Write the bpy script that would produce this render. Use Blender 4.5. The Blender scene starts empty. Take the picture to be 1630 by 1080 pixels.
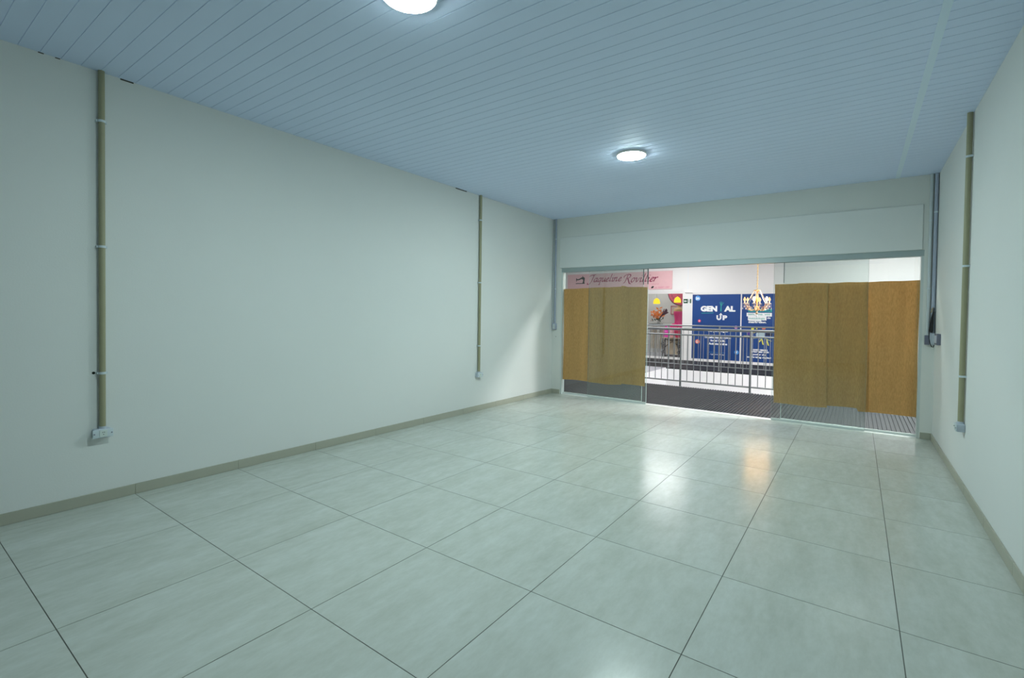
import bpy, bmesh, math, random
from mathutils import Matrix, Vector

random.seed(7)
SC = bpy.context.scene
COL = SC.collection
PI = math.pi

# ------------------------------------------------------------------ camera, world, exposure, lamp strengths
cam_d = bpy.data.cameras.new('camera'); cam = bpy.data.objects.new('camera', cam_d); COL.objects.link(cam)
rt = Vector((0.8102751, 0.58589523, 0.01345541))
up = Vector((-0.02239676, 0.00801498, 0.99971703))
fw = Vector((-0.58562159, 0.81034717, -0.01961649))
M = Matrix.Identity(4)
for r in range(3):
    M[r][0] = rt[r]; M[r][1] = up[r]; M[r][2] = -fw[r]
M[0][3], M[1][3], M[2][3] = 4.7597, -0.5646, 1.5127
cam.matrix_world = M
cam_d.sensor_width = 36.0
cam_d.lens = 36.0 * 763.53 / 1630.0
cam_d.shift_x = 0.00146; cam_d.shift_y = -0.01534
cam_d.clip_start = 0.02; cam_d.clip_end = 200
SC.camera = cam

SC.view_settings.view_transform = 'Standard'
SC.view_settings.look = 'None'
SC.view_settings.gamma = 1.0
SC.view_settings.use_curve_mapping = False
SC.view_settings.exposure = 0.18

wd = bpy.data.worlds.new('world'); SC.world = wd; wd.use_nodes = True
wd.node_tree.nodes['Background'].inputs[0].default_value = (0.55, 0.62, 0.62, 1)
wd.node_tree.nodes['Background'].inputs[1].default_value = 0.25

ROOM_LAMP = (0.815, 1.0, 0.985, 255.0)    # colour and strength of the round lamp nearer the shopfront
ROOM_LAMP_NEAR = (0.805, 1.0, 0.985, 150.0)  # the lamp above the camera
MALL_LAMP = (1.0, 1.0, 0.985, 40.0)      # panels over the gallery, and unseen ones added by the void
FLOOD_LAMP = (1.0, 1.0, 0.99, 330.0)     # strong panel further along the walkway, its light rakes in through the doorway
SHOP_LAMP = (1.0, 0.98, 0.95, 8.0)

# ------------------------------------------------------------------ sizes (metres)
W, D, H = 5.548, 7.396, 3.332
YN = -4.4          # wall behind the camera
T = 0.8044         # floor tile

# ------------------------------------------------------------------ materials
def nt(name):
    m = bpy.data.materials.new(name); m.use_nodes = True
    t = m.node_tree; b = t.nodes['Principled BSDF']
    return m, t, b
def mat(name, col, rough=0.5, metal=0.0, spec=0.5, noise=0.0, nscale=8.0, bump=0.0, bscale=60.0, stretch=(1, 1, 1), emit=None):
    m, t, b = nt(name)
    b.inputs['Base Color'].default_value = (*col, 1)
    b.inputs['Roughness'].default_value = rough
    b.inputs['Metallic'].default_value = metal
    b.inputs['Specular IOR Level'].default_value = spec
    tc = t.nodes.new('ShaderNodeTexCoord'); mp = t.nodes.new('ShaderNodeMapping')
    mp.inputs['Scale'].default_value = stretch
    t.links.new(tc.outputs['Object'], mp.inputs['Vector'])
    n = t.nodes.new('ShaderNodeTexNoise'); n.inputs['Scale'].default_value = nscale; n.inputs['Detail'].default_value = 5
    t.links.new(mp.outputs[0], n.inputs['Vector'])
    r = t.nodes.new('ShaderNodeMapRange'); r.inputs['To Min'].default_value = 1 - noise; r.inputs['To Max'].default_value = 1 + noise
    t.links.new(n.outputs['Fac'], r.inputs['Value'])
    mx = t.nodes.new('ShaderNodeMix'); mx.data_type = 'RGBA'; mx.blend_type = 'MULTIPLY'; mx.inputs['Factor'].default_value = 1
    mx.inputs['A'].default_value = (*col, 1)
    t.links.new(r.outputs[0], mx.inputs['B'])
    t.links.new(mx.outputs['Result'], b.inputs['Base Color'])
    if bump:
        n2 = t.nodes.new('ShaderNodeTexNoise'); n2.inputs['Scale'].default_value = bscale; n2.inputs['Detail'].default_value = 3
        t.links.new(mp.outputs[0], n2.inputs['Vector'])
        bp = t.nodes.new('ShaderNodeBump'); bp.inputs['Strength'].default_value = bump; bp.inputs['Distance'].default_value = 0.01
        t.links.new(n2.outputs['Fac'], bp.inputs['Height']); t.links.new(bp.outputs[0], b.inputs['Normal'])
    if emit:
        b.inputs['Emission Color'].default_value = (*emit[:3], 1); b.inputs['Emission Strength'].default_value = emit[3]
    return m
def glass_mat(name, tint, ior=1.55, rough=0.0):
    m = bpy.data.materials.new(name); m.use_nodes = True
    t = m.node_tree; t.nodes.clear()
    o = t.nodes.new('ShaderNodeOutputMaterial'); mx = t.nodes.new('ShaderNodeMixShader')
    tr = t.nodes.new('ShaderNodeBsdfTransparent'); gl = t.nodes.new('ShaderNodeBsdfGlossy'); fr = t.nodes.new('ShaderNodeFresnel')
    fr.inputs['IOR'].default_value = ior
    tr.inputs['Color'].default_value = (*tint, 1); gl.inputs['Roughness'].default_value = rough
    ge = t.nodes.new('ShaderNodeNewGeometry'); mm = t.nodes.new('ShaderNodeMath'); mm.operation = 'SUBTRACT'; mm.inputs[0].default_value = 1
    m2 = t.nodes.new('ShaderNodeMath'); m2.operation = 'MULTIPLY'
    m3 = t.nodes.new('ShaderNodeMath'); m3.operation = 'MULTIPLY'; m3.use_clamp = True; m3.inputs[1].default_value = 1.85   # front and back surface of the pane together
    t.links.new(fr.outputs[0], m3.inputs[0])
    t.links.new(ge.outputs['Backfacing'], mm.inputs[1]); t.links.new(mm.outputs[0], m2.inputs[0]); t.links.new(m3.outputs[0], m2.inputs[1])
    t.links.new(m2.outputs[0], mx.inputs[0]); t.links.new(tr.outputs[0], mx.inputs[1]); t.links.new(gl.outputs[0], mx.inputs[2])
    t.links.new(mx.outputs[0], o.inputs['Surface'])
    return m
def tile_mat():
    m, t, b = nt('porcelain_tile')
    tc = t.nodes.new('ShaderNodeTexCoord')
    at = t.nodes.new('ShaderNodeAttribute'); at.attribute_name = 'tile_rnd'
    ad = t.nodes.new('ShaderNodeVectorMath'); ad.operation = 'MULTIPLY_ADD'
    ad.inputs[1].default_value = (37.0, 53.0, 11.0)
    t.links.new(at.outputs['Color'], ad.inputs[0]); t.links.new(tc.outputs['Object'], ad.inputs[2])
    def noise(scale, detail, st, rough=0.6):
        mp = t.nodes.new('ShaderNodeMapping'); mp.inputs['Scale'].default_value = st
        t.links.new(ad.outputs[0], mp.inputs['Vector'])
        n = t.nodes.new('ShaderNodeTexNoise'); n.inputs['Scale'].default_value = scale; n.inputs['Detail'].default_value = detail
        n.inputs['Roughness'].default_value = rough
        t.links.new(mp.outputs[0], n.inputs['Vector']); return n
    n1 = noise(2.2, 6, (3.0, 0.75, 1)); n2 = noise(9.0, 6, (2.6, 1.0, 1), 0.7); n3 = noise(1.1, 2, (1, 1, 1))
    def cr(n, stops):
        c = t.nodes.new('ShaderNodeValToRGB'); e = c.color_ramp.elements
        e[0].position, e[0].color = stops[0][0], (*stops[0][1], 1); e[1].position, e[1].color = stops[1][0], (*stops[1][1], 1)
        for p, q in stops[2:]:
            x = e.new(p); x.color = (*q, 1)
        t.links.new(n.outputs['Fac'], c.inputs[0]); return c
    c1 = cr(n1, [(0.28, (0.48, 0.51, 0.455)), (0.74, (0.57, 0.61, 0.57)), (0.5, (0.525, 0.56, 0.51))])
    c2 = cr(n2, [(0.35, (0.94, 0.94, 0.93)), (0.65, (1.04, 1.04, 1.05))])
    mx = t.nodes.new('ShaderNodeMix'); mx.data_type = 'RGBA'; mx.blend_type = 'MULTIPLY'; mx.inputs['Factor'].default_value = 1
    t.links.new(c1.outputs[0], mx.inputs['A']); t.links.new(c2.outputs[0], mx.inputs['B'])
    t.links.new(mx.outputs['Result'], b.inputs['Base Color'])
    r = t.nodes.new('ShaderNodeMapRange'); r.inputs['To Min'].default_value = 0.175; r.inputs['To Max'].default_value = 0.24
    t.links.new(n2.outputs['Fac'], r.inputs['Value']); t.links.new(r.outputs[0], b.inputs['Roughness'])
    b.inputs['Specular IOR Level'].default_value = 0.33
    bp = t.nodes.new('ShaderNodeBump'); bp.inputs['Strength'].default_value = 0.06; bp.inputs['Distance'].default_value = 0.004
    t.links.new(n3.outputs['Fac'], bp.inputs['Height']); t.links.new(bp.outputs[0], b.inputs['Normal'])
    return m
def kraft_mat():
    m, t, b = nt('kraft_paper')
    tc = t.nodes.new('ShaderNodeTexCoord')
    mp = t.nodes.new('ShaderNodeMapping'); mp.inputs['Scale'].default_value = (60, 60, 14)
    t.links.new(tc.outputs['Object'], mp.inputs['Vector'])
    n = t.nodes.new('ShaderNodeTexNoise'); n.inputs['Scale'].default_value = 1.6; n.inputs['Detail'].default_value = 6
    t.links.new(mp.outputs[0], n.inputs['Vector'])
    c = t.nodes.new('ShaderNodeValToRGB'); e = c.color_ramp.elements
    e[0].position, e[0].color = 0.25, (0.54, 0.335, 0.125, 1); e[1].position, e[1].color = 0.8, (0.72, 0.475, 0.20, 1)
    t.links.new(n.outputs['Fac'], c.inputs[0])
    mp2 = t.nodes.new('ShaderNodeMapping'); mp2.inputs['Scale'].default_value = (11, 11, 0.5)      # rolling bands along the sheet
    t.links.new(tc.outputs['Object'], mp2.inputs['Vector'])
    n2 = t.nodes.new('ShaderNodeTexNoise'); n2.inputs['Scale'].default_value = 1.0; n2.inputs['Detail'].default_value = 3
    t.links.new(mp2.outputs[0], n2.inputs['Vector'])
    r2 = t.nodes.new('ShaderNodeMapRange'); r2.inputs['From Min'].default_value = .3; r2.inputs['From Max'].default_value = .7
    r2.inputs['To Min'].default_value = 0.90; r2.inputs['To Max'].default_value = 1.10
    t.links.new(n2.outputs['Fac'], r2.inputs['Value'])
    mm = t.nodes.new('ShaderNodeMix'); mm.data_type = 'RGBA'; mm.blend_type = 'MULTIPLY'; mm.inputs['Factor'].default_value = 1
    t.links.new(c.outputs[0], mm.inputs['A']); t.links.new(r2.outputs[0], mm.inputs['B'])
    t.links.new(mm.outputs['Result'], b.inputs['Base Color'])
    b.inputs['Roughness'].default_value = 0.75; b.inputs['Specular IOR Level'].default_value = 0.25
    # paper lets some of the gallery light through
    tl = t.nodes.new('ShaderNodeBsdfTranslucent'); t.links.new(c.outputs[0], tl.inputs[0])
    mx = t.nodes.new('ShaderNodeMixShader'); mx.inputs[0].default_value = 0.3
    o = t.nodes['Material Output']
    t.links.new(b.outputs[0], mx.inputs[1]); t.links.new(tl.outputs[0], mx.inputs[2]); t.links.new(mx.outputs[0], o.inputs['Surface'])
    return m
def emis(name, c):
    m = bpy.data.materials.new(name); m.use_nodes = True
    t = m.node_tree; t.nodes.clear()
    o = t.nodes.new('ShaderNodeOutputMaterial'); e = t.nodes.new('ShaderNodeEmission')
    e.inputs[0].default_value = (*c[:3], 1); e.inputs[1].default_value = c[3]
    t.links.new(e.outputs[0], o.inputs['Surface']); return m

WALL = mat('white_wall_paint', (0.76, 0.785, 0.765), 0.75, spec=0.3, noise=0.015, nscale=2.0, bump=0.05, bscale=90)
WALLF = mat('white_facade_paint', (0.73, 0.75, 0.71), 0.75, spec=0.3, noise=0.015, nscale=2.0, bump=0.05, bscale=90)
CEIL = mat('pale_blue_pvc_lining', (0.67, 0.785, 1.0), 0.6, spec=0.25, noise=0.01, nscale=1.0)
CEILTRIM = mat('pvc_joint_profile', (0.69, 0.83, 0.98), 0.5)
GROUT = mat('dark_grout', (0.10, 0.105, 0.09), 0.9, noise=0.3, nscale=5)
TILE = tile_mat()
SKIRT = mat('skirting_tile', (0.42, 0.425, 0.345), 0.35, noise=0.06, nscale=6, stretch=(2, 1, 1))
GAPM = mat('painted_gap_shade', (0.06, 0.06, 0.05), 0.9)
THRESH = mat('pale_threshold_stone', (0.62, 0.64, 0.62), 0.35, noise=0.04)
ALU = mat('satin_aluminium', (0.40, 0.47, 0.47), 0.45, metal=0.35)
ALUW = mat('white_aluminium_track', (0.62, 0.68, 0.66), 0.4, metal=0.2)
GLASS = glass_mat('shop_glass', (0.93, 0.965, 0.955))
GLASSE = mat('polished_glass_edge', (0.62, 0.76, 0.72), 0.25, spec=0.8)
GLASSG = mat('green_glass_edge', (0.20, 0.27, 0.24), 0.3)
GLASSD = mat('dark_glass_edge', (0.12, 0.17, 0.17), 0.4)
KRAFT = kraft_mat()
CONDUIT = mat('olive_beige_pvc', (0.33, 0.32, 0.20), 0.45, noise=0.05)
CONDB = mat('blue_grey_pvc', (0.40, 0.45, 0.56), 0.4)
CONDW = mat('pale_grey_pvc', (0.58, 0.64, 0.66), 0.4)
CLAMP = mat('white_clamp_plastic', (0.62, 0.70, 0.74), 0.4)
BOXM = mat('light_grey_box_plastic', (0.52, 0.58, 0.66), 0.4)
BOXD = mat('grey_box_plastic', (0.17, 0.18, 0.24), 0.4)
SOCK = mat('socket_insert_plastic', (0.66, 0.74, 0.70), 0.4)
BLACK = mat('black_rubber', (0.008, 0.008, 0.01), 0.4)
HOLE = mat('dark_wall_hole', (0.01, 0.02, 0.012), 0.9)
LAMPRIM = mat('white_lamp_rim', (0.85, 0.85, 0.85), 0.4)
LAMPON = emis('lit_room_diffuser', ROOM_LAMP)
LAMPON2 = emis('lit_near_room_diffuser', ROOM_LAMP_NEAR)
PANELON = emis('lit_gallery_panel', MALL_LAMP)
WIDEON = emis('added_wide_panel', (1.0, 1.0, 0.985, 14.0))
FLOODON = emis('lit_flood_panel', FLOOD_LAMP)
SHOPON = emis('lit_shop_panel', SHOP_LAMP)
RUBBER = mat('dark_ribbed_mat', (0.022, 0.024, 0.028), 0.5, spec=0.3, noise=0.2, nscale=3)
MALLF = mat('dark_gallery_floor', (0.012, 0.013, 0.018), 0.6, spec=0.25, noise=0.1)
MALLSIDE = mat('pale_gallery_floor', (0.55, 0.56, 0.62), 0.25)
MALLW = mat('white_gallery_paint', (0.82, 0.82, 0.82), 0.6, spec=0.3)
SHOPW = mat('grey_white_shop_paint', (0.62, 0.63, 0.61), 0.6)
FASCIA = mat('white_slab_fascia', (0.84, 0.84, 0.86), 0.6, spec=0.3)
STEEL = mat('brushed_steel', (0.24, 0.26, 0.27), 0.38, metal=0.7)
BLUE = mat('blue_window_film', (0.004, 0.050, 0.225), 0.45, noise=0.25, nscale=1.2)
WTXT = mat('white_lettering', (0.88, 0.90, 0.92), 0.5)
GTXT = mat('green_lettering', (0.03, 0.36, 0.33), 0.5)
LBLUE = mat('light_blue_badge', (0.08, 0.33, 0.75), 0.5)
REDB = mat('red_badge', (0.65, 0.04, 0.12), 0.5)
ORB = mat('orange_badge', (0.80, 0.20, 0.12), 0.5)
VIOB = mat('pink_violet_badge', (0.60, 0.28, 0.60), 0.5)
YEL = mat('yellow_print', (0.75, 0.72, 0.10), 0.5)
GREYP = mat('blue_grey_print', (0.38, 0.50, 0.56), 0.5)
DARKP = mat('dark_print', (0.015, 0.02, 0.05), 0.5)
VIOP = mat('violet_print', (0.09, 0.05, 0.32), 0.5)
PINKS = mat('pink_sign_board', (0.80, 0.50, 0.53), 0.5, noise=0.03)
CRIM = mat('crimson_lettering', (0.42, 0.03, 0.12), 0.5)
PINKT = mat('pink_lettering', (0.72, 0.24, 0.36), 0.5)
BLKT = mat('black_lettering', (0.03, 0.04, 0.04), 0.5)
GREENS = mat('exit_sign_green', (0.01, 0.075, 0.03), 0.5)
BRASS = mat('brass', (0.58, 0.38, 0.11), 0.3, metal=0.8)
AMBER = mat('amber_crystal', (0.40, 0.28, 0.14), 0.15, spec=0.9)
CRYST = mat('clear_crystal_drop', (0.45, 0.46, 0.47), 0.1, spec=1.0)
CANDLE = mat('ivory_candle_tube', (0.85, 0.72, 0.45), 0.5)
FLAME = emis('lit_candle_bulb', (1.0, 0.50, 0.13, 170.0))
FLAMEDIM = emis('dim_candle_bulb', (1.0, 0.62, 0.26, 1.6))
PEND = emis('lit_yellow_shade', (1.0, 0.68, 0.03, 1.25))
BRONZE = mat('dark_cord', (0.2, 0.18, 0.15), 0.5)
HOTPINK = mat('hot_pink_satin', (0.85, 0.03, 0.27), 0.4, noise=0.15, nscale=12)
MAGENTA = mat('magenta_fabric', (0.82, 0.06, 0.50), 0.5)
CRIMF = mat('crimson_fabric', (0.62, 0.02, 0.10), 0.5)
PALEP = mat('pale_pink_fabric', (0.85, 0.45, 0.52), 0.5)
SKINF = mat('beige_mannequin', (0.72, 0.50, 0.26), 0.5)
BEIGE = mat('beige_cloth', (0.58, 0.52, 0.42), 0.8, noise=0.1)
CREAM = mat('cream_panel', (0.80, 0.66, 0.48), 0.6)
IRON = mat('black_cast_iron', (0.03, 0.018, 0.018), 0.5)
ORANGE = mat('orange_petal', (0.85, 0.25, 0.03), 0.5, noise=0.4, nscale=20)
LEAF = mat('dark_leaf', (0.03, 0.07, 0.03), 0.5)
PLUM = mat('dark_plum_stem', (0.10, 0.03, 0.06), 0.5)
DISCP = mat('pink_disc_film', (0.72, 0.10, 0.18), 0.5)
DISCR = mat('dark_disc_rim', (0.12, 0.02, 0.04), 0.5)
FRAMEP = mat('red_picture_frame', (0.55, 0.15, 0.2), 0.5)
WOODT = mat('dark_table_top', (0.05, 0.05, 0.05), 0.4)
CHAIRW = mat('white_metal', (0.6, 0.62, 0.64), 0.4)

# ------------------------------------------------------------------ mesh helpers
class MB:
    def __init__(s): s.v = []; s.f = []; s.sm = []
    def add(s, vs, fs, smooth=False):
        k = len(s.v); s.v += [tuple(v) for v in vs]
        for f in fs: s.f.append(tuple(i + k for i in f)); s.sm.append(smooth)
        return s
    def box(s, x0, x1, y0, y1, z0, z1):
        vs = [(x, y, z) for x in (x0, x1) for y in (y0, y1) for z in (z0, z1)]
        return s.add(vs, [(0, 1, 3, 2), (4, 6, 7, 5), (0, 4, 5, 1), (2, 3, 7, 6), (0, 2, 6, 4), (1, 5, 7, 3)])
    def bbox(s, x0, x1, y0, y1, z0, z1, b=0.006, seg=2):
        bm = bmesh.new(); bmesh.ops.create_cube(bm, size=1)
        for v in bm.verts:
            v.co = Vector((x0 + (v.co.x + .5) * (x1 - x0), y0 + (v.co.y + .5) * (y1 - y0), z0 + (v.co.z + .5) * (z1 - z0)))
        bmesh.ops.bevel(bm, geom=list(bm.edges), offset=b, segments=seg, affect='EDGES', profile=0.5)
        bm.verts.ensure_lookup_table()
        s.add([v.co[:] for v in bm.verts], [[v.index for v in f.verts] for f in bm.faces]); bm.free(); return s
    def tube(s, path, r, n=10, caps=True):
        P = [Vector(p) for p in path]; R = r if isinstance(r, (list, tuple)) else [r] * len(P)
        vs = []; fs = []; ref = None
        for i, p in enumerate(P):
            t = (P[min(i + 1, len(P) - 1)] - P[max(i - 1, 0)]).normalized()
            if ref is None:
                ref = t.orthogonal().normalized()
            ref = (ref - t * ref.dot(t))
            ref = ref.normalized() if ref.length > 1e-6 else t.orthogonal().normalized()
            b = t.cross(ref)
            for k in range(n):
                a = 2 * PI * k / n; vs.append(p + (ref * math.cos(a) + b * math.sin(a)) * R[i])
        for i in range(len(P) - 1):
            for k in range(n):
                fs.append((i * n + k, i * n + (k + 1) % n, (i + 1) * n + (k + 1) % n, (i + 1) * n + k))
        if caps: fs.append(tuple(range(n))[::-1]); fs.append(tuple((len(P) - 1) * n + k for k in range(n)))
        return s.add(vs, fs, n > 5)
    def lathe(s, c, prof, n=16, sx=1, sy=1):
        vs = []; fs = []
        for (r, z) in prof:
            for k in range(n):
                a = 2 * PI * k / n; vs.append((c[0] + r * sx * math.cos(a), c[1] + r * sy * math.sin(a), c[2] + z))
        m = len(prof)
        for i in range(m - 1):
            for k in range(n): fs.append((i * n + k, i * n + (k + 1) % n, (i + 1) * n + (k + 1) % n, (i + 1) * n + k))
        fs.append(tuple(range(n))[::-1]); fs.append(tuple((m - 1) * n + k for k in range(n)))
        return s.add(vs, fs, True)
    def prism(s, poly, y0, y1):           # poly in XZ, extruded along y
        n = len(poly)
        vs = [(x, y0, z) for x, z in poly] + [(x, y1, z) for x, z in poly]
        fs = [tuple(range(n)), tuple(range(2 * n - 1, n - 1, -1))] + [(i, i + n, (i + 1) % n + n, (i + 1) % n) for i in range(n)]
        return s.add(vs, fs)
    def disc(s, cx, cz, r, y0, y1, n=20, rz=None):
        return s.prism([(cx + r * math.cos(2 * PI * k / n), cz + (rz or r) * math.sin(2 * PI * k / n)) for k in range(n)], y0, y1)
    def build(s, name, m, parent=None, loc=None):
        off = WLOC.get(parent, Vector((0, 0, 0))) if parent else fit_gallery(loc or (0, 0, 0)) if loc else Vector((0, 0, 0))
        me = bpy.data.meshes.new(name)
        me.from_pydata([(fit_gallery(v) - off)[:] for v in s.v], [], s.f)
        me.polygons.foreach_set('use_smooth', s.sm)
        bm = bmesh.new(); bm.from_mesh(me); bmesh.ops.recalc_face_normals(bm, faces=bm.faces); bm.to_mesh(me); bm.free()
        try: me.set_sharp_from_angle(angle=math.radians(40))
        except Exception: pass
        me.materials.append(m)
        o = bpy.data.objects.new(name, me); COL.objects.link(o)
        if parent: o.parent = parent; WLOC[o] = off
        else: o.location = off; WLOC[o] = off
        return o
WLOC = {}
# Camera refit: gallery coordinates came from image points under an earlier camera, so everything
# built in the gallery is scaled about one per cent to match the refitted camera, depth counted from the shopfront line.
IN_GALLERY = False
def fit_gallery(v):
    if not IN_GALLERY: return Vector(v)
    return Vector((0.9887 * v[0] + 0.0336, D + 0.99 * (v[1] - D), 0.9855 * v[2]))
def thing(name, label, cat, loc, group=None):
    o = bpy.data.objects.new(name, None); COL.objects.link(o); loc = fit_gallery(loc); o.location = loc; o.empty_display_size = 0.1
    WLOC[o] = Vector(loc); o['label'] = label; o['category'] = cat
    if group: o['group'] = group
    return o
def tag(o, label, cat, group=None, kind=None):
    o['label'] = label; o['category'] = cat
    if group: o['group'] = group
    if kind: o['kind'] = kind
    return o
def struct(o, label=None):
    o['kind'] = 'structure'
    if label: o['label'] = label
    return o
def dup(root, delta, label=None, only=None):
    def cp(o, par):
        c = o.copy(); COL.objects.link(c); c.parent = par; return c
    r = root.copy(); COL.objects.link(r); r.location = root.location + Vector(delta); WLOC[r] = WLOC[root] + Vector(delta)
    if label: r['label'] = label
    for ch in list(root.children):
        c = cp(ch, r)
        for g in list(ch.children): cp(g, c)
    return r

def text(s, x0, x1, z0, z1, y, name, m, parent, bold=0.0, shear=0.0, thick=0.002):
    cu = bpy.data.curves.new('t', 'FONT'); cu.body = s; cu.size = 1.0; cu.offset = bold; cu.shear = shear; cu.extrude = 0.01
    cu.resolution_u = 4
    o = bpy.data.objects.new('t', cu); COL.objects.link(o)
    bpy.context.view_layer.update()
    me = bpy.data.meshes.new_from_object(o.evaluated_get(bpy.context.evaluated_depsgraph_get()))
    bpy.data.objects.remove(o); bpy.data.curves.remove(cu)
    xs = [v.co.x for v in me.vertices]; ys = [v.co.y for v in me.vertices]
    a, b, c, d = min(xs), max(xs), min(ys), max(ys)
    off = WLOC.get(parent, Vector((0, 0, 0)))
    for v in me.vertices:
        x = x0 + (v.co.x - a) / (b - a) * (x1 - x0); z = z0 + (v.co.y - c) / (d - c) * (z1 - z0)
        yy = y - thick / 2 - (v.co.z / 0.01) * thick / 2
        v.co = fit_gallery((x, yy, z)) - off
    me.materials.clear(); me.materials.append(m); me.name = name
    o = bpy.data.objects.new(name, me); COL.objects.link(o); o.parent = parent; WLOC[o] = off
    return o

# ================================================================== THE ROOM
# floor: porcelain tiles on a grout bed, one mesh each
xl = [0.0] + [0.1334 + T * i for i in range(0, 7)] + [W]
yl_reg = [YN] + [T * j for j in range(-5, 5)] + [3.99, 4.763, 5.544, 6.302, 7.096, 7.40]
b = MB(); b.box(-0.02, W + 0.02, YN, 7.40, -0.12, -0.0012); struct(b.build('floor_grout', GROUT))
fl = MB(); rnd = []
g = 0.0022
for i in range(len(xl) - 1):
    yl = list(yl_reg)
    if i <= 3: yl = [YN] + [T * j for j in range(-5, 5)] + [3.998, 4.798, 5.53, 6.30, 7.07, 7.40]
    if i == 5: yl = [YN] + [T * j for j in range(-5, 5)] + [4.016, 4.763, 5.53, 6.30, 7.09, 7.40]
    if i == 7: yl = [YN] + [T * j for j in range(-5, 5)] + [4.034, 4.818, 5.574, 6.34, 7.096, 7.40]
    for j in range(len(yl) - 1):
        x0, x1, y0, y1 = xl[i] + g, xl[i + 1] - g, yl[j] + g, yl[j + 1] - g
        if x1 - x0 < 0.02: continue
        k = len(fl.f); fl.box(x0, x1, y0, y1, -0.012, 0.0)
        rnd += [(random.random(), random.random(), random.random())] * 6
floor = fl.build('floor', TILE); struct(floor, 'pale grey-beige porcelain floor tiles with dark joints')
at = floor.data.attributes.new('tile_rnd', 'FLOAT_VECTOR', 'FACE')
# faces keep their order through recalc_face_normals
at.data.foreach_set('vector', [c for t3 in rnd for c in t3])

# ceiling: pvc lining boards running across the room, with V grooves
ce = MB(); pitch = 0.1115; ys = []
y = 0.587 - pitch * 44
while y < D + 0.01: ys.append(y); y += pitch
prof = [(YN, H)]
for q in ys:
    if YN + 0.01 < q < D - 0.005:
        prof += [(q - 0.003, H), (q - 0.0015, H + 0.0035), (q + 0.0015, H + 0.0035), (q + 0.003, H)]
prof.append((D, H))
vs = [(x, yy, zz) for x in (0.0, W) for yy, zz in prof]; n = len(prof)
ce.add(vs, [(i, i + 1, i + 1 + n, i + n) for i in range(n - 1)])
top = [(0, YN, H + 0.06), (0, D, H + 0.06), (W, YN, H + 0.06), (W, D, H + 0.06)]
ce.add(top, [(0, 1, 3, 2)])
struct(ce.build('ceiling', CEIL), 'pale blue-grey ribbed PVC ceiling boards')
b = MB(); b.box(5.117, 5.163, YN, D - 0.001, H - 0.004, H + 0.002); struct(b.build('trim_1', CEILTRIM), 'long joint strip in the ceiling boards')

# walls
b = MB(); b.box(-0.15, 0.0, YN - 0.15, D + 0.15, -0.12, H + 0.06); struct(b.build('wall_left', WALL))
b = MB(); b.box(W, W + 0.15, YN - 0.15, D + 0.15, -0.12, H + 0.06); struct(b.build('wall_right', WALL))
b = MB(); b.box(0, W, YN - 0.15, YN, -0.12, H + 0.06); struct(b.build('wall_rear', WALL))
XL, XR, ZT = 0.187, 5.427, 2.392      # rough opening of the shopfront
b = MB()
b.box(0.0, XL, D, D + 0.15, -0.12, H + 0.06); b.box(XR, W, D, D + 0.15, -0.12, H + 0.06)
b.box(XL, XR, D, D + 0.15, ZT, H + 0.06)
struct(b.build('wall_far', WALLF), 'plain wall above and beside the shopfront')
b = MB(); b.bbox(0.155, 5.408, D - 0.014, D + 0.004, ZT, 2.968, 0.005, 1); struct(b.build('trim_2', WALL), 'slightly raised infill panel over the shopfront')

# baseboards of tile, with joints
def skirt(name, side):
    b = MB(); hgt = 0.083; th = 0.011
    if side == 'left':
        c = [YN] + [T * j for j in range(-5, 5)] + [4.02, 4.825, 5.63, 6.435, 7.24, D]
        for a, d in zip(c[:-1], c[1:]): b.bbox(0.0, th, a + .0015, d - .0015, 0.0005, hgt, 0.002, 1)
        b.box(0, th - .003, YN, D, 0.0005, hgt - .003)
    elif side == 'right':
        c = [YN] + [T * j + .25 for j in range(-5, 9)] + [D]
        for a, d in zip(c[:-1], c[1:]): b.bbox(W - th, W, a + .0015, d - .0015, 0.0005, hgt, 0.002, 1)
        b.box(W - th + .003, W, YN, D, 0.0005, hgt - .003)
    else:
        b.bbox(th, XL - 0.004, D - th, D, 0.0005, hgt, 0.002, 1); b.bbox(XR + 0.004, W - th, D - th, D, 0.0005, hgt, 0.002, 1)
    struct(b.build(name, SKIRT))
skirt('baseboard_left', 'left'); skirt('baseboard_right', 'right'); skirt('baseboard_far', 'far')

# dark strips painted for the shade where the ceiling boards leave the wall (short shadow gaps seen along the top of the left wall)
for y0, y1, hh in ((0.245, 0.275, .006), (0.335, 0.362, .006), (0.715, 0.80, .010), (4.62, 4.86, .012)):
    b = MB(); b.box(0.0, 0.004, y0, y1, H - hh, H - 0.0005); struct(b.build('gap_shade_strip', GAPM))

# ------------------------------------------------------------------ shopfront frame and glass
b = MB(); b.box(XL, XR, D + 0.004, D + 0.11, 2.314, ZT); b.box(XL, XR, D - 0.002, D + 0.004, 2.314, 2.321); b.box(XL, XR, D - 0.002, D + 0.004, 2.383, ZT)
struct(b.build('trim_4', ALU), 'aluminium head rail of the shopfront')
b = MB(); b.box(XL, XL + 0.028, D + 0.002, D + 0.11, 0.0, 2.314); struct(b.build('trim_5', ALUW), 'left aluminium jamb of the shopfront')
b = MB(); b.box(XR - 0.028, XR, D + 0.002, D + 0.11, 0.0, 2.314); struct(b.build('trim_6', ALUW), 'right aluminium jamb of the shopfront')
b = MB(); b.box(-0.0 + XL, XR, 7.40, 7.515, -0.10, 0.002); struct(b.build('trim_7', THRESH), 'pale threshold strip')

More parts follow.
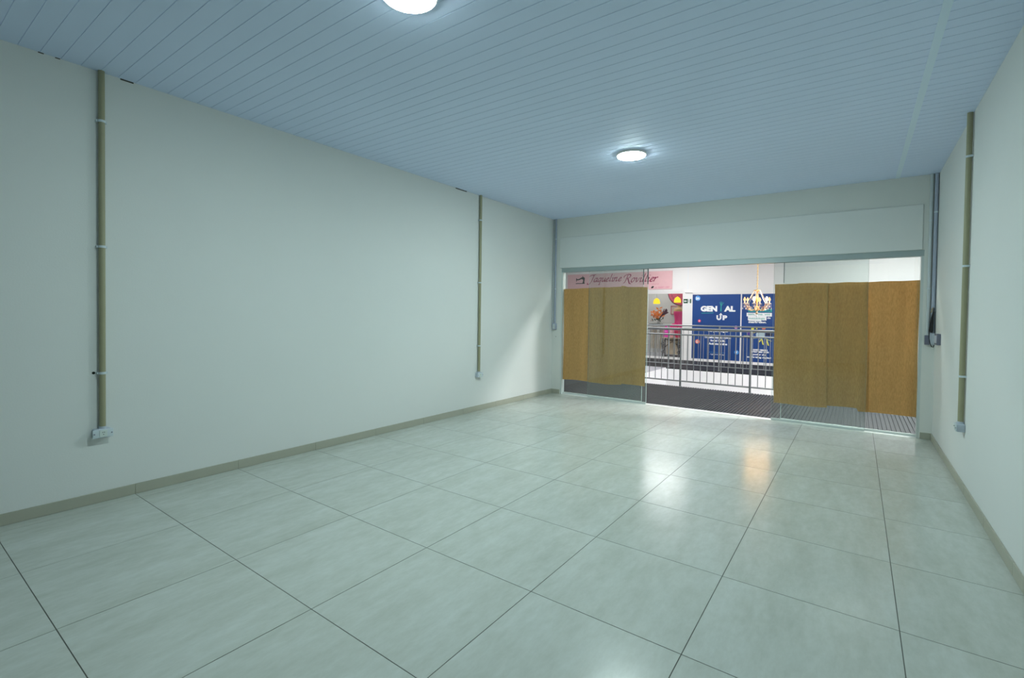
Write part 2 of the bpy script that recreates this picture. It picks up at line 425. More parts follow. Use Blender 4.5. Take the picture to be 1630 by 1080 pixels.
def pane(name, x0, x1, y, z0, z1, edge_l, edge_r, label, rail=True):
    th = 0.008
    b = MB(); b.box(x0, x1, y - th / 2, y + th / 2, z0, z1); o = struct(b.build(name, GLASS), label)
    e = 0.005
    for side, key in ((x0, edge_l), (x1, edge_r)):
        if key == 'n': continue
        b = MB()
        a = side - e if side == x0 else side
        if key != 'dark': b.box(a, a + e * (.5 if key == 'dull' else 1), y - th / 2, y + th / 2, z0, z1)
        else: b.box(a, a + e, y - th / 2 - .002, y + th / 2 + .002, z0, z1)
        b.build('glass_edge', {'light': GLASSE, 'dull': GLASSG}.get(key, GLASSD), o)
    if rail:
        b = MB(); b.box(x0, x1, y - 0.010, y + 0.010, 0.002, z0 + 0.016); b.build('bottom_channel', ALUW, o)
    return o
YS, YP, YF = 7.420, 7.446, 7.472
pane('window_1', XL + .03, 1.765, YF, 0.016, 2.318, 'n', 'light', 'fixed glass pane left of the doorway')
pane('window_2', 3.878, XR - .03, YF, 0.016, 2.318, 'light', 'n', 'fixed glass pane right of the doorway')
pane('door_1', 0.765, 1.862, YS, 0.016, 2.318, 'dull', 'light', 'sliding glass door slid open to the left')
pane('door_2', 3.760, 4.868, YS, 0.016, 2.318, 'dull', 'dull', 'sliding glass door slid open to the right')
# dark strips added on the upper, uncovered part of the glass edges
b = MB(); b.box(1.855, 1.867, YS - .009, YS + .009, 2.05, 2.315); b.build('dark_edge_strip', GLASSD, bpy.data.objects['door_1'])
b = MB(); b.box(1.758, 1.770, YF - .007, YF + .007, 2.05, 2.315); b.build('dark_edge_strip', GLASSD, bpy.data.objects['window_1'])
b = MB(); b.box(3.873, 3.883, YF - .007, YF + .007, 2.02, 2.315); b.build('dark_edge_strip', GLASSD, bpy.data.objects['window_2'])

# ------------------------------------------------------------------ kraft paper sheets
def sheet(x0, x1, top, bot, seed, label, lean=(0, 0), y=YP):
    rr = random.Random(seed); nx, nz = 28, 40; th = 0.0012
    f = [rr.uniform(0, 6) for _ in range(6)]
    def lerp(pl, u):
        for (a, va), (c, vc) in zip(pl[:-1], pl[1:]):
            if u <= c: return va + (vc - va) * (u - a) / max(c - a, 1e-6)
        return pl[-1][1]
    V = []
    for k in range(nz + 1):
        v = k / nz
        for i in range(nx + 1):
            u = i / nx
            zt = lerp(top, u) + 0.002 * math.sin(f[0] + u * 9); zb = lerp(bot, u) + 0.0015 * math.sin(f[1] + u * 7)
            z = zb + (zt - zb) * v
            xa = x0 + lean[0] * (1 - v) + 0.004 * math.sin(f[2] + v * 7); xb = x1 + lean[1] * (1 - v) + 0.004 * math.sin(f[3] + v * 6)
            yy = y + 0.004 * math.sin(f[4] + u * 8 + v * 1.3) + 0.002 * math.sin(f[5] + u * 17 - v * 3) + 0.0015 * math.sin(v * 11 + u * 4)
            V.append((xa + (xb - xa) * u, yy, z))
    N = len(V); V2 = V + [(x, yy + th, z) for x, yy, z in V]
    F = []
    for k in range(nz):
        for i in range(nx):
            a = k * (nx + 1) + i; q = (a, a + 1, a + nx + 2, a + nx + 1)
            F.append(q); F.append(tuple(N + t for t in q[::-1]))
    rim = [i for i in range(nx)] + [k * (nx + 1) + nx for k in range(nz)] + [nz * (nx + 1) + i for i in range(nx, 0, -1)] + [k * (nx + 1) for k in range(nz, 0, -1)]
    for a, c in zip(rim, rim[1:] + rim[:1]): F.append((a, a + N, c + N, c))
    m = MB(); m.add(V2, F, True); o = m.build('kraft_paper_sheet', KRAFT, loc=((x0 + x1) / 2, y, 0.27))
    tag(o, label, 'paper', 'brown kraft paper covering the shopfront glass'); return o
sheet(0.218, 0.760, [(0, 1.998), (1, 2.011)], [(0, 0.276), (.5, .286), (1, 0.282)], 1, 'brown paper sheet on the glass beside the left jamb, uncovered by the sliding door', (0, .005), YP + .012)
sheet(0.752, 1.402, [(0, 2.012), (1, 2.018)], [(0, 0.274), (.55, .264), (1, 0.288)], 2, 'middle one of the three brown paper sheets on the left glass', (.012, 0), YP)
sheet(1.380, 1.851, [(0, 2.033), (.12, 2.028), (.25, 2.012), (1, 2.000)], [(0, 0.308), (.5, .305), (1, 0.303)], 3, 'brown paper sheet ending at the left side of the open doorway', (.01, -.012), YP - .012)
sheet(3.766, 4.425, [(0, 1.998), (.45, 2.004), (.46, 2.011), (1, 2.004)], [(0, 0.258), (.8, .255), (1, 0.262)], 4, 'brown paper sheet ending at the right side of the open doorway, bulging at its edge', (.018, .015), YP - .012)
sheet(4.410, 4.868, [(0, 2.000), (.5, 2.008), (1, 2.006)], [(0, .292), (.76, .298), (.765, .256), (1, .259)], 5, 'brown paper sheet on the right glass with a stepped lower edge', (.02, .03), YP)
sheet(4.856, 5.399, [(0, 2.006), (1, 2.013)], [(0, .260), (1, .258)], 6, 'bright orange-brown paper sheet beside the right jamb, uncovered by the sliding door', (.035, 0.0), YP + .012)

# ------------------------------------------------------------------ conduits on the walls
def conduit(label, side, yc, zbot=0.584, r=0.0205):
    """vertical pvc pipe on the left or right wall with clamps and a socket box at its lower end"""
    sx = 1 if side == 'left' else -1
    xw = 0.0 if side == 'left' else W
    xc = xw + sx * (r + 0.005)
    t = thing('wall_conduit', label, 'conduit', (xw, yc, zbot - 0.07), 'olive beige conduits with socket boxes')
    b = MB(); b.tube([(xc, yc, zbot), (xc, yc, H - 0.001)], r, 20); b.build('pipe', CONDUIT, t)
    for z in (1.012, 1.988, 2.948):
        b = MB(); b.tube([(xc, yc, z - .009), (xc, yc, z + .009)], r + .004, 20)
        xa, xb = sorted((xw, xc)); b.box(xa, xb, yc - r - .012, yc + r + .012, z - .008, z + .008); b.build('clamp', CLAMP, t)
    bx = MB(); x0, x1 = sorted((xw, xw + sx * 0.056)); bx.bbox(x0, x1, yc - .058, yc + .048, zbot - .072, zbot - .002, .007, 3)
    bx.tube([(xc, yc, zbot - .004), (xc, yc, zbot + .014)], r + .004, 20)
    bo = bx.build('socket_box', BOXM, t)
    fx = xw + sx * 0.056
    x0, x1 = sorted((fx, fx + sx * .006)); b = MB(); b.bbox(x0, x1, yc - .068, yc + .058, zbot - .068, zbot - .006, .0025, 2); b.build('cover_plate', CLAMP, bo)
    x0, x1 = sorted((fx + sx * .006, fx + sx * .009)); b = MB(); b.bbox(x0, x1, yc - .026, yc + .020, zbot - .062, zbot - .012, .001, 1); b.build('socket_insert', SOCK, bo)
    for dy, dz in ((-.058, -.037), (.048, -.037)):
        b = MB(); b.tube([(fx + sx * .005, yc + dy, zbot + dz), (fx + sx * .0085, yc + dy, zbot + dz)], .005, 10); b.build('screw', BOXD, bo)
    for dy, dz in ((-.008, -.028), (.002, -.028), (-.003, -.044)):
        b = MB(); b.tube([(fx + sx * .008, yc + dy, zbot + dz), (fx + sx * .0096, yc + dy, zbot + dz)], .003, 8); b.build('pin_hole', BLACK, bo)
    return t
conduit('olive conduit on the left wall near the camera, socket box with screws below', 'left', 0.592)
conduit('olive conduit further along the left wall, closer to the shopfront', 'left', 5.167, 0.600)
conduit('olive conduit on the right wall, thick pipe with a plain socket box', 'right', 5.218, 0.597)

# anchor holes in the left wall and pillar
b = MB(); b.tube([(0.0, .545, 1.014), (0.003, .545, 1.014)], .010, 14)
tag(b.build('wall_hole', HOLE, loc=(0, .545, 1.014)), 'small black drill hole in the left wall beside a conduit clamp', 'hole')
b = MB(); b.tube([(0.085, D, 1.09), (0.085, D - .003, 1.09)], .006, 12)
tag(b.build('wall_hole', HOLE, loc=(.085, D, 1.09)), 'tiny dark hole in the narrow pillar left of the shopfront', 'hole')

# bluish pipe in the left corner
t = thing('corner_conduit', 'thin blue-grey conduit in the left corner ending in a small box', 'conduit', (.075, D - .02, 1.2))
b = MB(); b.tube([(.068, D - .022, 1.34), (.068, D - .022, H - .001)], .016, 16); b.build('pipe', CONDB, t)
b = MB(); b.tube([(.022, D - .018, 1.30), (.022, D - .018, H - .001)], .010, 12); b.build('slim_pipe', CONDW, t)
b = MB(); b.bbox(.028, .100, D - .052, D, 1.225, 1.345, .006, 2); bo = b.build('junction_box', CONDB, t)
b = MB(); b.bbox(.038, .090, D - .056, D - .051, 1.24, 1.33, .002, 1); b.build('cover_plate', CONDW, bo)
for z in (2.95, 2.0):
    b = MB(); b.tube([(.068, D - .022, z - .008), (.068, D - .022, z + .008)], .020, 16); b.build('clamp', CLAMP, t)

# right corner: pale pipe on the far wall, blue pipe in the corner, hanging black cable
t = thing('far_wall_conduit', 'pale grey conduit on the far wall between shopfront and right corner', 'conduit', (5.465, D, 1.2))
b = MB(); b.tube([(5.477, D - .018, 1.31), (5.477, D - .018, H - .001)], .016, 16); b.build('pipe', CONDW, t)
b = MB(); b.bbox(5.450, 5.496, D - .045, D, 1.195, 1.315, .005, 2); b.build('junction_box', BOXD, t)
for z in (1.9, 2.75):
    b = MB(); b.tube([(5.477, D - .018, z - .008), (5.477, D - .018, z + .008)], .020, 16); b.build('clamp', CLAMP, t)
t = thing('corner_conduit', 'blue-grey conduit in the right corner with rounded box at the bottom', 'conduit', (5.518, D - .03, 1.2))
b = MB(); b.tube([(5.524, D - .024, 1.33), (5.524, D - .024, H - .001)], .019, 16); b.build('pipe', CONDB, t)
for z in (2.85, 1.62):
    b = MB(); b.tube([(5.524, D - .024, z - .009), (5.524, D - .024, z + .009)], .024, 16); b.build('clamp', CLAMP, t)
b = MB(); b.bbox(5.497, 5.5475, D - .075, D - .002, 1.19, 1.345, .018, 3); b.build('rounded_box', BOXM, t)
t = thing('switch_box', 'dark grey switch box low on the right wall next to the corner', 'switch', (W, 6.93, 1.2))
b = MB(); b.bbox(W - .035, W, 6.84, 7.06, 1.215, 1.345, .004, 2); bo = b.build('box_body', BOXD, t)
for k in range(2):
    b = MB(); b.bbox(W - .041, W - .034, 6.865 + k * .095, 6.94 + k * .095, 1.235, 1.325, .002, 1); b.build('rocker', BOXM, bo)
t = thing('hanging_cable', 'black cable bundle hanging in a loop from the right corner conduit', 'cable', (5.50, 7.30, 1.17))
yk = D - .058
b = MB(); b.tube([(5.5280, yk, 1.66), (5.5230, yk, 1.60), (5.5140, yk - .005, 1.50), (5.5080, yk - .008, 1.42), (5.5080, yk - .008, 1.37), (5.5100, yk - .008, 1.350)], [.004, .008, .014, .019, .019, .010], 12); b.build('cable_bundle', BLACK, t)
loop = [(5.523, yk - .012, 1.62), (5.505, yk - .02, 1.545), (5.492, yk - .026, 1.47), (5.484, yk - .032, 1.37), (5.486, yk - .036, 1.28), (5.497, yk - .038, 1.215), (5.514, yk - .036, 1.172), (5.528, yk - .034, 1.168), (5.536, yk - .030, 1.20)]
b = MB(); b.tube(loop, .0042, 8); b.build('cable_loop', BLACK, t)
b = MB(); b.tube([(5.5170, yk, 1.66), (5.5090, yk + .004, 1.635), (5.5050, yk + .004, 1.60)], .004, 8); b.build('copper_end', BRASS, t)

# ------------------------------------------------------------------ round ceiling lamps
def lamp(y, label, on):
    c = (2.66, y, H)
    t = thing('ceiling_lamp', label, 'lamp', (c[0], c[1], H - .032), 'round flush ceiling lamps')
    b = MB(); b.lathe(c, [(0.150, -.001), (0.165, -.004), (0.165, -.018), (0.158, -.026), (0.150, -.026)], 48); b.build('lamp_rim', LAMPRIM, t)
    b = MB(); b.lathe(c, [(0.151, -.024), (0.151, -.030), (0.120, -.036), (0.06, -.039), (0.01, -.040)], 48); b.build('diffuser', on, t)
    return t
lamp(4.615, 'round white ceiling lamp seen whole, nearer to the shopfront', LAMPON)
lamp(1.315, 'round white ceiling lamp cut by the upper edge of the photo', LAMPON2)

# ================================================================== THE GALLERY OUTSIDE
IN_GALLERY = True
VX0, VX1, VY0, VY1 = 0.20, 8.6, 9.985, 13.60        # the void
ZC = 3.75                                            # gallery ceiling
# ribbed dark walkway
b = MB(); prof = []; x = -6.0; pr_ = 0.05
while x < 9.0:
    prof += [(x, 0.0), (x + .024, 0.0), (x + .027, -.012), (x + .047, -.012)]; x += pr_
n = len(prof); vs = [(a, yy, z) for yy in (7.515, VY0) for a, z in prof]
b.add(vs, [(i, i + 1, i + 1 + n, i + n) for i in range(n - 1)])
b.box(-6.0, 9.0, 7.515, VY0, -.03, -.013)
struct(b.build('floor_walkway', RUBBER), 'dark ribbed walkway in front of the doorway')
b = MB(); b.box(-6, 9, 7.515, VY0, -.6, -.031); struct(b.build('floor_slab_near', FASCIA))
b = MB(); b.box(-6, VX0, VY0, VY1, -.6, -.004); struct(b.build('floor_slab_side', FASCIA))
b = MB(); b.box(-6, VX0, VY0, VY1, -.004, 0.0); struct(b.build('floor_side', MALLSIDE), 'pale floor beside the void')
b = MB(); b.box(-6, 9, VY1, 16.42, -.9, -.03); b.box(VX1, 9, VY0, VY1, -.9, -.03); struct(b.build('floor_slab_across', FASCIA), 'white slab face across the void')
b = MB(); b.box(-6, 9, VY1 - .0, 16.42, -.03, 0.0); struct(b.build('floor_across', MALLF), 'dark floor across the void')
b = MB(); b.box(-6, 9, 7.5, 16.5, -4.1, -3.9); struct(b.build('floor_lower', FASCIA), 'lower storey floor')
b = MB(); b.box(-6, 9, D + .15, 19.2, ZC, ZC + .1); struct(b.build('ceiling_gallery', MALLW))
b = MB(); b.box(-6.15, -6, D + .15, 19.2, -4, ZC); b.box(9, 9.15, D + .15, 19.2, -4, ZC); struct(b.build('wall_gallery_ends', MALLW))
b = MB(); b.box(-6, -.15, D, D + .15, -4, ZC); b.box(W + .15, 9, D, D + .15, -4, ZC); b.box(-.15, W + .15, D + .0, D + .15, H + .07, ZC); struct(b.build('wall_gallery_near', MALLW))
# wall across with two shopfronts: a pillar, a band above, openings
YW = 16.40
b = MB()
b.box(-6, 9, YW, YW + .12, 2.33, ZC)                       # band above the shopfronts
b.box(-.165, .155, YW - .01, YW + .14, -.0, 2.335)          # pillar
b.box(-6, -4.62, YW, YW + .12, 0, 2.33); b.box(3.30, 9, YW, YW + .12, 0, 2.33)
b.box(-4.62, -.165, YW - .015, YW + .12, 2.39, 2.465)
b.box(.155, 3.30, YW + .02, YW + .12, 0, 2.33)
struct(b.build('wall_across', MALLW), 'white wall across the void')
b = MB(); b.box(-4.62, -.165, YW - .015, YW + .06, 0.0, 0.075); b.box(.155, 3.30, YW - .02, YW + .02, 0.0, 0.070); struct(b.build('baseboard_across', MALLW))
for k in range(3):
    b = MB(); xx = -4.4 + k * 2.2; b.box(xx - .003, xx + .003, YW - .001, YW, 2.47, ZC); struct(b.build('trim_8', CEILTRIM))

# gallery lamps in the ceiling
def gallery_lamp(x, y, label, on, h=.30):
    t = thing('gallery_ceiling_lamp', label, 'lamp', (x, y, ZC - .02), 'square lamp panels of the gallery')
    b = MB(); b.bbox(x - h - .02, x + h + .02, y - h - .02, y + h + .02, ZC - .012, ZC - .0005, .003, 1); b.build('lamp_frame', LAMPRIM, t)
    b = MB(); b.box(x - h, x + h, y - h, y + h, ZC - .016, ZC - .0125); b.build('diffuser', on, t)
gallery_lamp(.6, 8.75, 'square lamp panel over the walkway, left of the doorway', PANELON)
gallery_lamp(3.4, 8.75, 'square lamp panel over the walkway, straight outside the doorway', PANELON)
gallery_lamp(6.35, 8.85, 'strong square lamp panel over the walkway, right of the shopfront', FLOODON)
gallery_lamp(-1.6, 11.9, 'unseen square lamp panel added over the pale floor left of the void', PANELON)  # added out of view to brighten the white slab face
gallery_lamp(4.7, 11.9, 'unseen square lamp panel added over the void, right of the chandelier', PANELON, .45)  # unseen lamp put in to lift the slab face to white
gallery_lamp(-.1, 14.4, 'unseen wide lamp panel added across the void, before the white pillar', WIDEON, .62)  # added and widened for the bright streak reflected in the room floor
gallery_lamp(5.6, 14.7, 'square lamp panel across the void, right of the blue shop', PANELON)

# ------------------------------------------------------------------ railings
def railing(name, label, y, xs_post, x0, x1, pitch, phase):
    t = thing(name, label, 'railing', (xs_post[0], y, 0))
    def bar(n, z, r):
        b = MB(); b.tube([(x0, y, z), (x1, y, z)], r, 12); b.build(n, STEEL, t)
    bar('top_rail', 1.262, .021); bar('middle_rail', 1.135, .018); bar('bottom_rail', .125, .016)
    for x in xs_post:
        b = MB(); b.tube([(x, y, 0.004), (x, y, 1.25)], .0215, 14); p = b.build('post', STEEL, t)
        b = MB(); b.lathe((x, y, 0), [(.048, .0), (.048, .006), (.022, .012)], 16); b.build('base_flange', STEEL, p)
    x = phase
    while x > x0: x -= pitch
    while x + pitch < x1 - .02:
        x += pitch
        if min(abs(x - q) for q in xs_post) < .05: continue
        b = MB(); b.tube([(x, y, .125), (x, y, 1.135)], .0085, 8); b.build('baluster', STEEL, t)
    return t
railing('metal_railing', 'steel balustrade on the near side of the void, in front of the doorway', 9.93, [-1.05 + 1.372 * k for k in range(6)], -1.05, 5.82, .1372, 1.694 - .0)
railing('metal_railing', 'steel balustrade on the far side of the void, before the coloured shopfronts', 13.66, [-2.57 + 1.41 * k for k in range(7)], -2.57, 5.9, .141, 1.66)

# ------------------------------------------------------------------ brass chandelier over the void
CX, CY = 2.872, 11.8
t = thing('chandelier', 'brass candle chandelier with crystal drops hanging over the void', 'chandelier', (CX, CY, ZC))
b = MB()
z = 2.19
k = 0
while z < ZC - .05:
    R = .011; pts = []
    for q in range(9):
        a = 2 * PI * q / 8; dx, dz = R * math.cos(a), .024 * math.sin(a)
        pts.append((CX + (dx if k % 2 else 0), CY + (0 if k % 2 else dx), z + .022 + dz))
    b.tube(pts, .0045, 6, False); z += .036; k += 1
b.build('chain', BRASS, t)
b = MB(); b.lathe((CX, CY, ZC), [(.06, -.001), (.055, -.02), (.02, -.045), (.008, -.06)], 20); b.build('ceiling_cup', BRASS, t)
b = MB(); b.lathe((CX, CY, 0), [(.008, 1.60), (.022, 1.615), (.03, 1.64), (.014, 1.665), (.035, 1.70), (.055, 1.74), (.05, 1.775), (.02, 1.80), (.016, 1.86), (.04, 1.92), (.05, 1.98), (.022, 2.03), (.015, 2.10), (.02, 2.13), (.075, 2.165), (.078, 2.172), (.012, 2.18), (.008, 2.20)], 20); b.build('column', AMBER, t)
NA = 6
for k in range(NA):
    a = 2 * PI * k / NA - 1.64
    ca, sa = math.cos(a), math.sin(a)
    pth = []
    for q in range(15):
        u = q / 14; r = .03 + .24 * u; zz = 1.76 - .07 * math.sin(PI * min(1, u * 1.25)) + (.09 * max(0, u - .55) / .45)
        pth.append((CX + ca * r, CY + sa * r, zz))
    b = MB(); b.tube(pth, .008, 8)
    curl = []
    for q in range(13):
        an = 2 * PI * q / 12; curl.append((CX + ca * (.185 + .04 * math.cos(an)), CY + sa * (.185 + .04 * math.cos(an)), 1.745 + .038 * math.sin(an)))
    b.tube(curl, .006, 6, False)
    ar = b.build('arm', AMBER, t)
    ex, ey = CX + ca * .27, CY + sa * .27
    b = MB(); b.lathe((ex, ey, 0), [(.008, 1.835), (.045, 1.855), (.048, 1.862), (.014, 1.868), (.012, 1.875)], 14); b.build('drip_cup', CRYST, ar)
    b = MB(); b.lathe((ex, ey, 0), [(.012, 1.868), (.012, 1.915)], 12); b.build('candle', CANDLE, ar)
    b = MB(); b.lathe((ex, ey, 0), [(.008, 1.912), (.024, 1.932), (.028, 1.952), (.016, 1.985), (.002, 2.012)], 14); b.build('flame_bulb', FLAME if k in (0, 1) else FLAMEDIM, ar)
    b = MB()
    for q in range(4):
        an = 2 * PI * q / 4 + .4; px, py = ex + .042 * math.cos(an), ey + .042 * math.sin(an); L = .05 if q % 2 else .10
        b.tube([(px, py, 1.857), (px, py, 1.857 - L)], .0022, 5); b.lathe((px, py, 1.857 - L), [(.002, 0.0), (.009, -.02), (.001, -.045)], 6)
    b.build('crystal_drops', CRYST, ar)
    b = MB(); p0 = Vector((CX + ca * .07, CY + sa * .07, 2.165)); p1 = Vector((CX + ca * .24, CY + sa * .24, 1.86))
    pts = [p0.lerp(p1, q / 10) - Vector((0, 0, .03 * math.sin(PI * q / 10))) for q in range(11)]
    b.tube(pts, .005, 6); b.build('crystal_swag', CRYST, ar)
b = MB(); b.lathe((CX, CY, 0), [(.001, 1.535), (.016, 1.56), (.014, 1.585), (.003, 1.605)], 10); b.build('bottom_drop', CRYST, t)

# ------------------------------------------------------------------ blue printed shopfront
Y0 = YW - .012
def panel(x0, x1, label):
    t = thing('printed_shop_panel', label, 'shop window graphic', ((x0 + x1) / 2, Y0, 0.07), 'blue printed panels of the shopfront across the void')
    b = MB(); b.box(x0 + .018, x1 - .018, Y0, Y0 + .02, .085, 2.285); b.build('film', BLUE, t)
    b = MB(); b.box(x0, x1, Y0 - .004, Y0 + .02, 2.285, 2.315); b.box(x0, x1, Y0 - .004, Y0 + .02, .065, .085)
    b.box(x0, x0 + .018, Y0 - .004, Y0 + .02, .085, 2.285); b.box(x1 - .018, x1, Y0 - .004, Y0 + .02, .085, 2.285); b.build('panel_frame', MALLW, t)
    return t
YT = Y0 - .0005
p1 = panel(.155, 1.71, 'blue shop panel with the big white GENIAL UP lettering')
p2 = panel(1.71, 3.30, 'blue shop panel with the marketing text behind the chandelier')
text('GEN', .446, .976, 1.703, 1.897, YT, 'lettering', WTXT, p1, .065)
text('AL', 1.19, 1.536, 1.706, 1.893, YT, 'lettering', WTXT, p1, .065)
b = MB(); b.prism([(.476, 1.638), (.863, 1.650), (.863, 1.668), (.476, 1.656)], YT - .002, YT); b.build('green_underline', GTXT, p1)
b = MB(); b.prism([(1.078, 1.71), (1.112, 1.71), (1.108, 1.90), (1.082, 1.90)], YT - .002, YT)
for dx, dz, tp in ((-.05, .13, .0), (-.022, .15, 0), (.008, .145, 0), (.045, .135, 0), (.085, .12, 0)):
    b.prism([(1.090, 1.88), (1.102, 1.88), (1.095 + dx + .006, 1.89 + dz), (1.095 + dx - .004, 1.89 + dz)], YT - .002, YT)
b.build('green_plant_mark', GTXT, p1)
# U ending in an arrow, and P
b = MB(); o_, i_ = [], []
cx_, cz_ = 1.035, 1.500
for k in range(13):
    an = PI + PI * k / 12; o_.append((cx_ + .078 * math.cos(an), cz_ + .078 * math.sin(an))); i_.append((cx_ + .030 * math.cos(an), cz_ + .030 * math.sin(an)))
for (a1, a2), (c1, c2) in zip(zip(o_[:-1], o_[1:]), zip(i_[:-1], i_[1:])): b.prism([a1, a2, c2, c1], YT - .002, YT)
b.box(.957, 1.005, YT - .002, YT, 1.5, 1.585); b.box(1.065, 1.113, YT - .002, YT, 1.5, 1.60)
b.prism([(1.035, 1.59), (1.149, 1.59), (1.092, 1.665)], YT - .002, YT); b.build('arrow_letter', WTXT, p1)
text('P', 1.150, 1.294, 1.426, 1.583, YT, 'lettering', WTXT, p1, .065)
def badge(p, x, z, r, m, s=None, sc=.55):
    b = MB(); b.disc(x, z, r, YT - .002, YT, 24); o = b.build('badge', m, p)
    if s: text(s, x - r * sc, x + r * sc, z - r * sc, z + r * sc, YT - .0022, 'badge_mark', WTXT, o, .02)
    return o
badge(p1, .343, 2.158, .088, LBLUE, 'in', .6)
badge(p1, .413, 1.383, .050, REDB, '*', .5)
badge(p1, 1.566, 1.194, .052, VIOB, 'o', .4)
badge(p1, .363, .672, .075, ORB, 'G+', .6)
badge(p1, 1.600, .371, .070, LBLUE, 'f', .45)
text('Seu perfil digital', .70, 1.33, 1.0, 1.09, YT, 'small_text', WTXT, p1, .045)
text('Transformando novos', .585, 1.42, .80, .875, YT, 'small_text', WTXT, p1, .045)
text('Social Media', .78, 1.25, .695, .765, YT, 'small_text', WTXT, p1, .045)
text('An\u00fancios online', .73, 1.31, .585, .66, YT, 'small_text', WTXT, p1, .045)
text('@genialup', .74, 1.26, .32, .345, YT, 'small_text', LBLUE, p1, .0)
text('/genialup', .78, 1.24, .235, .29, YT, 'small_text', WTXT, p1, .0)
b = MB(); b.box(1.92, 2.60, YT - .002, YT, 1.70, 1.80); b.build('green_block', GTXT, p2)
b = MB(); b.box(1.875, 2.60, YT - .002, YT, 1.56, 1.675); b.box(1.915, 2.45, YT - .002, YT, 1.435, 1.56); b.box(1.94, 2.30, YT - .002, YT, 1.41, 1.435); b.build('white_strips', WTXT, p2)
text('sem, uma  voz', 1.92, 2.55, 1.585, 1.65, YT - .0022, 'strip_text', GTXT, p2, .005)
text('metodologia', 1.94, 2.40, 1.45, 1.53, YT - .0022, 'strip_text', GTXT, p2, .005)
text('de', 2.47, 2.565, 1.485, 1.55, YT, 'small_text', WTXT, p2, .02)
text('marketing.', 1.935, 2.45, 1.325, 1.41, YT, 'small_text', WTXT, p2, .055)
text('AGENCIA', 1.94, 2.58, 1.715, 1.785, YT - .0022, 'strip_text', BLUE, p2, .02)
for i_, (s_, a, c, z) in enumerate((('conte nosso', 2.07, 2.50, .455), ('processo com', 2.03, 2.54, .375), ('o poder do', 1.99, 2.45, .295), ('marketing digital', 1.91, 2.60, .205))):
    text(s_, a, c, z, z + .07, YT, 'small_text', WTXT, p2, .05)
# printed picture on the second panel: coloured shapes
def blob(pts, m, name='printed_shape', dy=0):
    b = MB(); b.prism(pts, YT - .002 - dy, YT - dy); b.build(name, m, p2)
def ell(cx, cz, a, c, n=18): return [(cx + a * math.cos(2 * PI * k / n), cz + c * math.sin(2 * PI * k / n)) for k in range(n)]
blob([(2.02, 1.22), (2.10, 1.22), (2.10, 1.13), (2.02, 1.13)], YEL)
blob([(2.16, 1.22), (2.20, 1.22), (2.20, 1.15), (2.16, 1.15)], YEL)
blob([(2.30, 1.23), (2.46, 1.23), (2.42, 1.15), (2.34, 1.15)], ORB)
blob([(1.86, 1.12), (2.08, 1.12), (2.08, .96), (1.90, .96)], VIOP)
blob([(1.99, 1.10), (2.12, 1.10), (2.14, 1.03), (2.06, 1.02), (1.99, 1.06)], YEL, dy=.0022)
blob([(1.80, .93), (1.97, .93), (1.97, .865), (1.80, .865)], YEL)
blob(ell(2.02, .865, .14, .028), DARKP)
blob(ell(2.29, .97, .13, .13), GREYP)
blob([(2.08, .88), (2.32, .92), (2.32, .87), (2.08, .84)], GREYP, dy=.0022)
blob([(2.45, 1.05), (2.62, 1.02), (2.62, .95), (2.42, .95)], DARKP)
for (a, c, d, e) in ((2.30, .82, 2.26, .74), (2.33, .84, 2.37, .66), (2.46, .86, 2.52, .64), (2.42, .86, 2.60, .78)):
    blob([(a - .018, c), (a + .018, c), (d + .022, e), (d - .016, e)], YEL, dy=.0022)

# exit sign on the pillar
t = thing('exit_sign', 'small dark green exit sign with white arrow on the white pillar', 'sign', (0, YW - .012, 1.98))
YE = YW - .0105
b = MB(); b.box(-.13, .018, YE - .008, YE, 1.99, 2.135); b.build('arrow_field', GREENS, t)
b = MB(); b.box(.018, .085, YE - .008, YE, 1.99, 2.135); b.build('pictogram_field', WTXT, t)
b = MB(); b.box(.085, .125, YE - .008, YE, 1.99, 2.135); b.build('door_field', GREENS, t)
YE2 = YE - .0082
b = MB(); b.prism([(-.118, 2.062), (-.072, 2.10), (-.072, 2.076), (-.015, 2.076), (-.015, 2.050), (-.072, 2.050), (-.072, 2.024)], YE2 - .001, YE2); b.build('arrow', WTXT, t)
b = MB(); b.disc(.050, 2.115, .009, YE2 - .001, YE2, 12); b.prism([(.040, 2.10), (.060, 2.10), (.056, 2.06), (.046, 2.06)], YE2 - .001, YE2)
b.prism([(.046, 2.062), (.052, 2.062), (.040, 2.01), (.033, 2.01)], YE2 - .001, YE2); b.prism([(.050, 2.062), (.057, 2.062), (.070, 2.015), (.062, 2.012)], YE2 - .001, YE2); b.build('running_figure', GREENS, t)

# small grey emergency fitting above the pillar
b = MB(); b.bbox(-.08, .16, YW - .05, YW - .001, 2.35, 2.39, .01, 2)
tag(b.build('emergency_light', LAMPRIM, loc=(0.04, YW, 2.35)), 'slim white emergency light on the wall above the exit sign', 'lamp')

